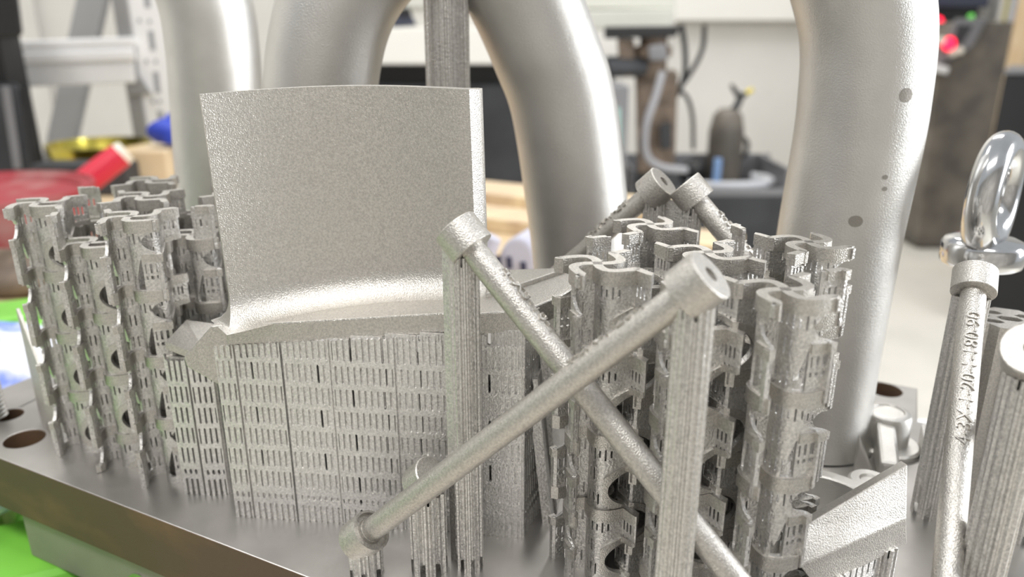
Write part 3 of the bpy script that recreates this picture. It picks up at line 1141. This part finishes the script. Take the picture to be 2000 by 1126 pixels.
# ================================================================== WEDGE PLATE (bottom right)
wd = empty('wedge_sample', (108, 205, 0), 'folded thick wedge plate on slotted supports at lower right', 'test piece')
A_ = Vector((0, 0, CAMH)) + ray(1574, 1024) * 232
B_ = Vector((0, 0, CAMH)) + ray(1773, 906) * 247
C_ = Vector((0, 0, CAMH)) + ray(1770, 1013) * 242
D_ = Vector((0, 0, CAMH)) + ray(1562, 1106) * 227
nv = (C_ - D_).cross(B_ - C_).normalized()
if nv.z > 0:
    nv = -nv
dn = Vector((0.02, 0.12, -1)).normalized() * 7
E_ = Vector((0, 0, CAMH)) + ray(1772, 1062) * 250
F_ = Vector((0, 0, CAMH)) + ray(1598, 1150) * 236
back = Vector((3, 9, -4))
Vw = [A_, B_, C_, D_, E_, F_, A_ + back, B_ + back, E_ + back + Vector((0, 6, 2)), F_ + back + Vector((0, 6, 2))]
MB().poly(Vw, [(0, 3, 2, 1), (3, 5, 4, 2), (0, 1, 7, 6), (1, 2, 4, 8, 7), (0, 6, 9, 5, 3), (6, 7, 8, 9), (5, 9, 8, 4)]).build('folded_plate', 'print', wd, bevel=0.5)
zb_ = min(E_.z, F_.z)
slot_panel((F_.x + 7, F_.y + 3), (E_.x - 2, E_.y + 2), F_.z + 2, E_.z + 1, parent=wd, phase=0.2, pitch=3.0)
p_ = E_ + Vector((-8, -0.6, 0))
fluted(MB(), (p_.x, p_.y), 4.2, 0, p_.z + 0.5, n=10, depth=0.8).build('support_column', 'rough', wd)
MB().box(((E_.x + F_.x) / 2 + 4, (E_.y + F_.y) / 2 + 12, 9), (20, 1.0, 18), (E1, E2, EZ)).build('inner_wall', 'supp', wd)

# paper at the right edge below the plate
pp = atz(2010, 1010, BZ + 1)
MB().box((pp.x + 60, pp.y, BZ + 0.8), (150, 220, 1.4)).build('paper_sheet', 'paper', label='white sheet with red scribbles on the bench at far right', cat='paper')

# ================================================================== BACKGROUND, LEFT
# stepladder
YL = 1500.0
lad = empty('stepladder', (aty(200, 200, YL).x, YL, FLOORZ), 'aluminium stepladder with grooved tread and slotted right rail', 'stepladder')


def quad_bar(mb, pts, Y, depth):
    """bar with a quadrilateral face given in the plane y = Y, with real depth behind"""
    P = [aty(u, v, Y) for u, v in pts]
    mx = sum(p.x for p in P) / len(P)
    return mb.prism(P, (mx / Y * depth * 0.95, depth, 0))       # sides run with the room's depth, seen end-on


for (v0, v1, dy) in ((74, 96, 0), (98, 124, -5), (126, 168, 0)):
    quad_bar(MB(), [(-60, v0 + 10), (262, v0 - 2), (266, v1 - 6), (-60, v1 + 6)], YL + dy, 60).build('tread_rib', 'alu', lad, bevel=3)
quad_bar(MB(), [(-60, 90), (262, 80), (262, 150), (-60, 165)], YL + 4, 180).build('tread', 'alu', lad, bevel=3)


def rail(name, u0, v0, u1, v1, wpx, Y, dep, m):
    """straight ladder rail carried on down to the floor and up out of view"""
    a, b = aty(u0, v0, Y), aty(u1, v1, Y)
    d = (b - a).normalized()
    k = (FLOORZ - a.z) / d.z
    b = a + d * k
    a = a - d * 900
    s = wpx / F_PX * Y
    X = Vector((1, 0, 0))
    MB().poly([a - X * s / 2, a + X * s / 2, b + X * s / 2, b - X * s / 2] +
              [p + Vector((0, dep, 0)) for p in (a - X * s / 2, a + X * s / 2, b + X * s / 2, b - X * s / 2)],
              [(0, 1, 2, 3), (7, 6, 5, 4), (0, 4, 5, 1), (1, 5, 6, 2), (2, 6, 7, 3), (3, 7, 4, 0)]).build(name, m, lad, bevel=2)
    return d


rail('rear_leg', 176, 0, 100, 350, 54, 1830, 26, 'alugrey')
rail('rail_flange', 232, 0, 280, 300, 28, YL + 12, 30, 'alugrey')
dr = rail('front_rail', 280, 0, 318, 330, 82, YL + 18, 28, 'alu')
a = aty(280, 0, YL + 17)
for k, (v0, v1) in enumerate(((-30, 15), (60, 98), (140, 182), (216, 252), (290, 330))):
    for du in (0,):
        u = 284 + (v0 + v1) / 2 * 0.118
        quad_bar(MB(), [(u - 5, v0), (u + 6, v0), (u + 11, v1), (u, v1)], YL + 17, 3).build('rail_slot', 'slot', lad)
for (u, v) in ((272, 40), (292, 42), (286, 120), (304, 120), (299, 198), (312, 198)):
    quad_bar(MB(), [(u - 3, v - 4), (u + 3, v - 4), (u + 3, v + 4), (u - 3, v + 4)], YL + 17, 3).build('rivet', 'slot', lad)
quad_bar(MB(), [(240, 150), (268, 140), (296, 182), (252, 188)], YL + 5, 40).build('hinge_bracket', 'alugrey', lad, bevel=2)
quad_bar(MB(), [(-80, 560), (300, 540), (300, 600), (-80, 620)], 1600, 180).build('tread', 'alu', lad, bevel=3)

# black machine at far left
bm_ = empty('black_equipment', (aty(0, 200, 1250).x - 60, 1250, FLOORZ), 'black equipment stand with grey stripe at the far left edge', 'equipment')
quad_bar(MB(), [(-90, -40), (32, -40), (46, 72), (-90, 76)], 1300, 160).build('upper_housing', 'black', bm_, bevel=8)
quad_bar(MB(), [(-90, 165), (38, 165), (78, 345), (-90, 350)], 1330, 170).build('lower_housing', 'dark', bm_, bevel=8)
quad_bar(MB(), [(2, 168), (20, 168), (44, 330), (26, 330)], 1327, 8).build('stripe', 'greybox', bm_, bevel=2)
quad_bar(MB(), [(42, 168), (58, 168), (80, 345), (64, 350)], 1326, 20).build('side_edge', 'black', bm_, bevel=2)
x0 = aty(0, 300, 1400).x
MB().box((x0 - 40, 1420, (FLOORZ + BZ) / 2 + 60), (120, 120, BZ - FLOORZ + 120)).build('post', 'black', bm_)
MB().box((aty(-10, 100, 1400).x, 1400, 60), (60, 60, 320)).build('post', 'black', bm_)

# red drum with handle tube
yr = 860.0
rd = aty(28, 455, yr)
drum = empty('red_drum', (rd.x - 60, yr + 60, BZ), 'dusty dark red round drum at the left behind the lattice block', 'drum')
c = Vector((rd.x - 58, yr + 40, 0))
zt_, zb2 = aty(20, 385, yr).z, BZ
MB().lathe([(0, zb2), (112, zb2), (118, zb2 + 10), (120, zt_ - 16), (122, zt_ - 6), (118, zt_), (108, zt_ - 1), (104, zt_ - 8), (0, zt_ - 9)], 56, (c.x, c.y, 0)).build('drum_body', 'reddust', drum, smooth=True)
MB().lathe([(118, zt_ - 4), (123, zt_ - 4), (123, zt_ + 2), (118, zt_ + 2)], 56, (c.x, c.y, 0), close=True).build('lid_rim', 'reddust', drum, smooth=True)
p0, p1 = aty(112, 398, 1080), aty(236, 302, 1130)
roll = empty('padded_tube', (p0.x, p0.y, BZ), 'bright red padded tube with cream end cap leaning behind the drum', 'tube')
d = (p1 - p0).normalized()
ps = p0 + d * ((BZ + 14 - p0.z) / d.z)
MB().tube([ps, p0, p1], 18.5, 32).build('grip', 'red', roll, smooth=True)
MB().tube([p1, p1 + d * 10], [17.5, 15.5], 32).build('end_cap', 'cream', roll, smooth=True)
# brass dish
dsh = aty(205, 296, 1370)
MB().lathe([(0, BZ + 2), (60, BZ + 2), (74, BZ + 30), (82, dsh.z + 16), (86, dsh.z + 16), (80, BZ + 26), (64, BZ - 0), (0, BZ)], 56, (dsh.x - 8, 1370, 0)).build(
    'brass_dish', 'brass', smooth=True, label='shiny yellow brass dish behind the red handle', cat='dish')
# dark box under dish
bx_ = aty(170, 335, 1230)
MB().box((bx_.x, 1230, (BZ + bx_.z) / 2 + 8), (150, 50, bx_.z - BZ + 16)).build('dark_case', 'dark', bevel=5, label='dark case on the bench behind the red handle', cat='case')
# blue glove
gl = aty(330, 290, 1330)
glove = MB()
lump(glove, (gl.x + 6, 1330, BZ + 60 + 22), (30, 26, 26), 11, rough=0.28)
glove.build('blue_glove', 'blue', smooth=True, flat_angle=180, label='crumpled blue glove on the orange wooden block', cat='glove')
# junk on the bench above the green slats
jk = atz(40, 570, BZ)
mb = lump(MB(), (jk.x, jk.y + 10, BZ + 14), (90, 30, 22), 21, rough=0.4)
mb.build('dirty_rag', 'brown', smooth=True, flat_angle=180, label='dirty brown rag behind the green slats', cat='rag')

# grey plastic slotted piece behind the blade
gpz = BZ
gq = atz(985, 530, BZ)
gpc = empty('slotted_plastic_part', (gq.x, gq.y, BZ), 'blue grey plastic part with dark slots behind the blade', 'plastic part')
yq = 690.0
arcp = []
for k in range(13):
    a = math.pi * k / 12
    q = aty(1010 - 42 * math.cos(a), 545 - 82 * math.sin(a) ** 0.8, yq)
    arcp.append(q)
MB().prism(arcp, (30, 70, 0)).build('hood', 'plasticgrey', gpc, bevel=4)
P0, P1 = aty(942, 505, yq - 4), aty(962, 462, yq - 4)
MB().tube([P0 + Vector((-6, 0, -20)), P0, P1], [12, 11, 9], 24).build('spigot', 'plasticgrey', gpc, smooth=True)
for (u, v) in ((972, 512), (994, 514), (1022, 524)):
    quad_bar(MB(), [(u - 6, v - 12), (u + 5, v - 12), (u + 7, v + 10), (u - 4, v + 12)], yq - 1.5, 3).build('slot', 'deepblue', gpc)

# ================================================================== BACKGROUND, CENTRE
YM = 2500.0
mac = empty('white_machine', (aty(930, 100, YM).x, YM + 200, FLOORZ), 'white machine cabinet with black opening behind the arched tube', 'machine')
quad_bar(MB(), [(560, 55), (1020, 52), (1020, 126), (560, 126)], YM, 420).build('lower_panel', 'white', mac, bevel=6)
quad_bar(MB(), [(560, -120), (1320, -120), (1320, 18), (560, 14)], YM + 120, 300).build('upper_body', 'offwhite', mac, bevel=6)
quad_bar(MB(), [(560, 14), (1320, 18), (1318, 50), (560, 56)], YM + 160, 260).build('ledge', 'white', mac, bevel=6)
quad_bar(MB(), [(1130, 20), (1318, 18), (1312, 54), (1130, 60)], YM + 60, 200).build('front_cover', 'offwhite', mac, bevel=6)
quad_bar(MB(), [(560, 126), (1200, 126), (1200, 166), (560, 166)], YM + 120, 300).build('opening', 'black', mac)
q0, q1 = aty(560, 166, YM + 60), aty(1195, 166, YM + 60)
MB().poly([], [])
MB().box(((q0.x + q1.x) / 2, YM + 260, (FLOORZ + q0.z) / 2), (q1.x - q0.x, 400, q0.z - FLOORZ)).build('dark_base', 'dark', mac, bevel=6)
quad_bar(MB(), [(758, 28), (800, 20), (815, 50), (765, 54)], YM + 20, 60).build('coupling', 'navy', mac, bevel=6)
quad_bar(MB(), [(775, 18), (800, 14), (805, 30), (780, 32)], YM + 10, 60).build('fitting', 'black', mac, bevel=4)

# pump assembly with hoses
YP = 2270.0
pump = empty('pump_unit', (aty(1250, 200, YP).x, YP, FLOORZ), 'brown and black pump assembly under the machine', 'pump')
quad_bar(MB(), [(1180, 52), (1330, 50), (1320, 72), (1180, 76)], YP, 200).build('mount', 'black', pump, bevel=4)
quad_bar(MB(), [(1205, 76), (1240, 76), (1240, 150), (1210, 150)], YP + 20, 90).build('valve', 'brown', pump, bevel=6)
mb = MB()
pc_ = aty(1275, 105, YP + 60)
mb.lathe([(0, -70), (36, -70), (42, -60), (42, -10), (54, -8), (54, 20), (40, 24), (40, 70), (0, 70)], 32, (pc_.x, pc_.y, pc_.z), EZ)
mb.build('motor', 'brown', pump, smooth=True)
mb = MB()
pc2 = aty(1225, 130, YP + 40)
mb.lathe([(0, -60), (30, -60), (30, 50), (22, 60), (0, 60)], 28, pc2, Vector((1, 0.1, 0)))
mb.build('filter', 'dark', pump, smooth=True)
quad_bar(MB(), [(1265, 90), (1300, 85), (1305, 118), (1268, 120)], YP - 20, 40).build('bright_fitting', 'greybox', pump, bevel=8)
quad_bar(MB(), [(1240, 145), (1325, 140), (1318, 330), (1245, 340)], YP + 60, 160).build('column', 'brown', pump, bevel=10)
quad_bar(MB(), [(1288, 245), (1312, 240), (1312, 290), (1290, 292)], YP + 30, 40).build('bracket', 'dark', pump, bevel=4)
cz = aty(1290, 330, YP + 140)
MB().box((cz.x - 10, YP + 140, (FLOORZ + cz.z) / 2), (110, 140, cz.z - FLOORZ)).build('pedestal', 'dark', pump, bevel=4)
# sheet metal box left of the pump
gb = empty('sheet_metal_box', (aty(1205, 300, 2000).x, 2000, FLOORZ), 'grey sheet metal box with teal label right of the arched tube', 'box')
q0, q1 = aty(1150, 168, 2000), aty(1230, 168, 2000)
MB().box(((q0.x + q1.x) / 2, 2080, (FLOORZ + q0.z) / 2), (q1.x - q0.x, 160, q0.z - FLOORZ)).build('box_body', 'greybox', gb, bevel=4)
quad_bar(MB(), [(1196, 210), (1212, 210), (1214, 285), (1200, 285)], 1998, 3).build('label_strip', 'teal', gb)

# hoses
def hose(pts, r, m, label, name='hose', Y=None):
    P = spline([aty(u, v, y) for u, v, y in pts], 8)
    return MB().tube(P, r, 16).build(name, m, smooth=True, label=label, cat='hose', flat_angle=60)


hose([(1376, 48, 2460), (1372, 95, 2460), (1350, 140, 2450), (1318, 180, 2440), (1270, 215, 2430)], 7.5, 'black', 'black hose hanging furthest right in front of the white wall')
hose([(1331, 48, 2440), (1338, 100, 2440), (1336, 150, 2430), (1318, 190, 2420), (1285, 230, 2410)], 8.5, 'black', 'black hose bowing down left of the other wall hose')
hose([(1310, 175, 2410), (1338, 185, 2410), (1352, 225, 2420), (1354, 290, 2500)], 6.5, 'black', 'short black hose dropping into the dark tray')
hose([(1294, 140, 2215), (1280, 190, 2205), (1262, 245, 2200), (1262, 300, 2210), (1290, 325, 2230), (1340, 332, 2260)], 11, 'hosegrey', 'thick grey hose curving down to the dark tray')

# dark tray cabinet with oil can
YT = 2550.0
tr = empty('tray_cabinet', (aty(1400, 400, YT).x, YT + 150, FLOORZ), 'dark low cabinet with raised tray in front of the white wall', 'cabinet')
q0, q1 = aty(1230, 382, YT), aty(1560, 382, YT)
w_ = q1.x - q0.x
MB().box(((q0.x + q1.x) / 2, YT + 170, (FLOORZ + q0.z) / 2), (w_, 340, q0.z - FLOORZ)).build('cabinet_body', 'dark', tr, bevel=6)
zc = (FLOORZ + q0.z) / 2
zt = aty(1400, 300, YT + 330).z
for (x, y, dx, dy) in (((q0.x + q1.x) / 2, YT + 335, w_, 12), (q0.x + 6, YT + 170, 12, 320), (q1.x - 40, YT + 170, 12, 320)):
    MB().box((x, y, (zt + q0.z) / 2), (dx, dy, zt - q0.z)).build('tray_wall', 'greybox', tr, bevel=2)
MB().box(((q0.x + q1.x) / 2, YT + 5, q0.z + 12), (w_, 10, 26)).build('tray_lip', 'greybox', tr, bevel=2)
TZ = q0.z + 1
can = aty(1415, 300, YT + 250)
oc = empty('oil_can', (can.x, YT + 250, TZ), 'black oil can with forked spout and yellow tip on the tray', 'oil can')
hz0 = aty(1415, 212, YT + 250).z
MB().lathe([(0, TZ), (58, TZ), (62, TZ + 10), (62, TZ + (hz0 - TZ) * 0.7), (50, TZ + (hz0 - TZ) * 0.92), (30, hz0), (0, hz0 + 4)], 36, (can.x, YT + 250, 0)).build('body', 'console', oc, smooth=True)
sp_ = [aty(u, v, YT + 240) for u, v in ((1428, 222), (1440, 205), (1446, 190))]
MB().tube(sp_, [16, 13, 13], 16).build('neck', 'dark', oc, smooth=True)
MB().tube([sp_[-1], aty(1436, 178, YT + 240), aty(1428, 165, YT + 240)], [11, 9, 6], 14).build('spout_prong', 'black', oc, smooth=True)
MB().tube([sp_[-1], aty(1458, 182, YT + 240)], [11, 9], 14).build('spout_prong', 'black', oc, smooth=True)
MB().tube([aty(1458, 182, YT + 240), aty(1470, 174, YT + 240)], [9, 8], 14).build('yellow_tip', 'yellow', oc, smooth=True)
hp = spline([aty(u, v, YT + 236) for u, v in ((1436, 262), (1458, 276), (1456, 300), (1442, 312))], 6)
MB().tube(hp, 9, 12).build('handle', 'black', oc, smooth=True)
ck = aty(1358, 290, YT + 200)
lump(MB(), (ck.x, YT + 200, TZ + 40), (46, 46, 46), 31, rough=0.2).build('black_bag', 'black', smooth=True, flat_angle=180, label='small black bag beside the oil can on the tray', cat='bag')
ql = aty(1402, 330, YT + 60)
MB().box((ql.x, YT + 70, TZ + 58), (26, 18, 112)).build('blue_clip', 'clip', bevel=3, label='pale blue clip standing on the dark tray', cat='clip')
P = spline([aty(u, v, YT + dy) for u, v, dy in ((1346, 340, 90), (1380, 352, 70), (1430, 362, 60), (1480, 352, 80), (1506, 342, 130), (1495, 330, 200), (1470, 332, 230))], 8)
for p in P:
    p.z = TZ + 19
MB().tube(P, 17, 18).build('white_hose', 'hosewhite', smooth=True, label='white corrugated hose coiled at the right of the tray', cat='hose', flat_angle=60)
# light wall cabinet strip above the tray
MB().box((aty(1500, 0, 3800).x, 3840, aty(1500, -127, 3790).z), (900, 100, aty(1500, -300, 3790).z - aty(1500, 46, 3790).z)).build(
    'wall_cabinet', 'white', bevel=6, label='white wall cabinet band above the oil can', cat='cabinet')

# ================================================================== BACKGROUND, RIGHT
YC = 3250.0
con = empty('control_console', (aty(1900, 300, YC).x, YC + 150, FLOORZ), 'worn dark machine control console with lit red lamps', 'console')
P = [aty(u, v, YC) for u, v in ((1895, 44), (1990, 42), (1978, 110), (1930, 300), (1905, 470))]
x_r = aty(1990, 44, YC).x
prof = [aty(1895, 42, YC), aty(1990, 42, YC), aty(1975, 130, YC), aty(1925, 480, YC), aty(1790, 480, YC), aty(1830, 150, YC)]
MB().prism(prof, (0, 420, 0)).build('side_panel', 'console', con, bevel=6)
quad_bar(MB(), [(1800, 440), (1925, 440), (1920, 700), (1800, 700)], YC + 60, 300)
bz = aty(1850, 480, YC).z
MB().box((aty(1858, 480, YC).x, YC + 210, (FLOORZ + bz) / 2), (260, 380, max(20, bz - FLOORZ))).build('plinth', 'console', con, bevel=4)
quad_bar(MB(), [(1866, 36), (1930, 36), (1900, 92), (1848, 120), (1824, 128)], YC - 30, 60).build('sloped_panel', 'greybox', con, bevel=5)
quad_bar(MB(), [(1872, 48), (1900, 50), (1880, 84), (1858, 92)], YC - 34, 8).build('display', 'dark', con, bevel=2)
quad_bar(MB(), [(1815, 122), (1855, 132), (1850, 146), (1815, 138)], YC - 60, 80).build('grip_bar', 'alu', con, bevel=5)
quad_bar(MB(), [(1690, 16), (1912, 14), (1900, 110), (1690, 112)], YC + 440, 160).build('black_head', 'black', con, bevel=5)
quad_bar(MB(), [(1690, -120), (1935, -120), (1932, 14), (1690, 14)], YC + 430, 170).build('navy_hood', 'navy', con, bevel=5)


def lamp(u, v, Y, r, m, lab):
    p = aty(u, v, Y)
    o = MB().lathe([(0, 0), (r, 0), (r, 10), (r * 0.8, 15), (0, 17)], 24, p, Vector((0, -1, 0.25))).build('indicator_lamp', m, con, smooth=True)
    o['label'] = lab


lamp(1829, 45, YC + 432, 28, 'redlamp', 'glowing red lamp on the black head')
lamp(1826, 64, YC + 434, 20, 'bluelamp', 'blue lamp below the red one')
lamp(1852, 86, YC - 36, 26, 'redlamp', 'glowing red lamp on the sloped panel')
lamp(1895, 33, YC + 425, 13, 'greenlamp', 'small green lamp')
for (u, v) in ((1836, 80), (1858, 104), (1872, 100)):
    p = aty(u, v, YC - 34)
    MB().lathe([(0, 0), (15, 0), (15, 14), (0, 17)], 16, p, Vector((0, -1, 0.25))).build('knob', 'cream', con, smooth=True)
# pale pillar and dark cupboard at the right edge
pl = empty('pale_post', (aty(1965, 20, 3750).x, 3750, FLOORZ), 'pale post with thin cables behind the console', 'post')
q = aty(1978, 20, 3750)
MB().box((q.x, 3780, 300), (135, 80, 2100)).build('post', 'white', pl, bevel=4)
for du in (-14, 2):
    q2 = aty(1980 + du, 20, 3725)
    MB().box((q2.x, 3730, 300), (9, 9, 2000)).build('cable', 'brass' if du < 0 else 'plasticgrey', pl)
q0, q1 = aty(1962, 145, 2380), aty(2120, 145, 2380)
cup = empty('black_cupboard', ((q0.x + q1.x) / 2, 2530, FLOORZ), 'black cupboard behind the eyebolt at the right edge', 'cupboard')
dpt = Vector(((q0.x + q1.x) / 2 / 2380 * 290, 290, 0))
MB().prism([(q0.x, 2380, FLOORZ), (q1.x, 2380, FLOORZ), (q1.x, 2380, q0.z), (q0.x, 2380, q0.z)], dpt).build('carcass', 'black', cup, bevel=5)
MB().prism([(q0.x - 8, 2372, q0.z), (q1.x, 2372, q0.z), (q1.x, 2372, q0.z + 14), (q0.x - 8, 2372, q0.z + 14)], dpt).build('top_board', 'greybox', cup, bevel=3)
q = aty(2012, 50, 2950)
MB().box((q.x, 2950, 0), (60, 100, 1500)).build('wooden_post', 'wood', label='brown wooden post at the upper right edge', cat='post')
print('objects', len(bpy.data.objects))
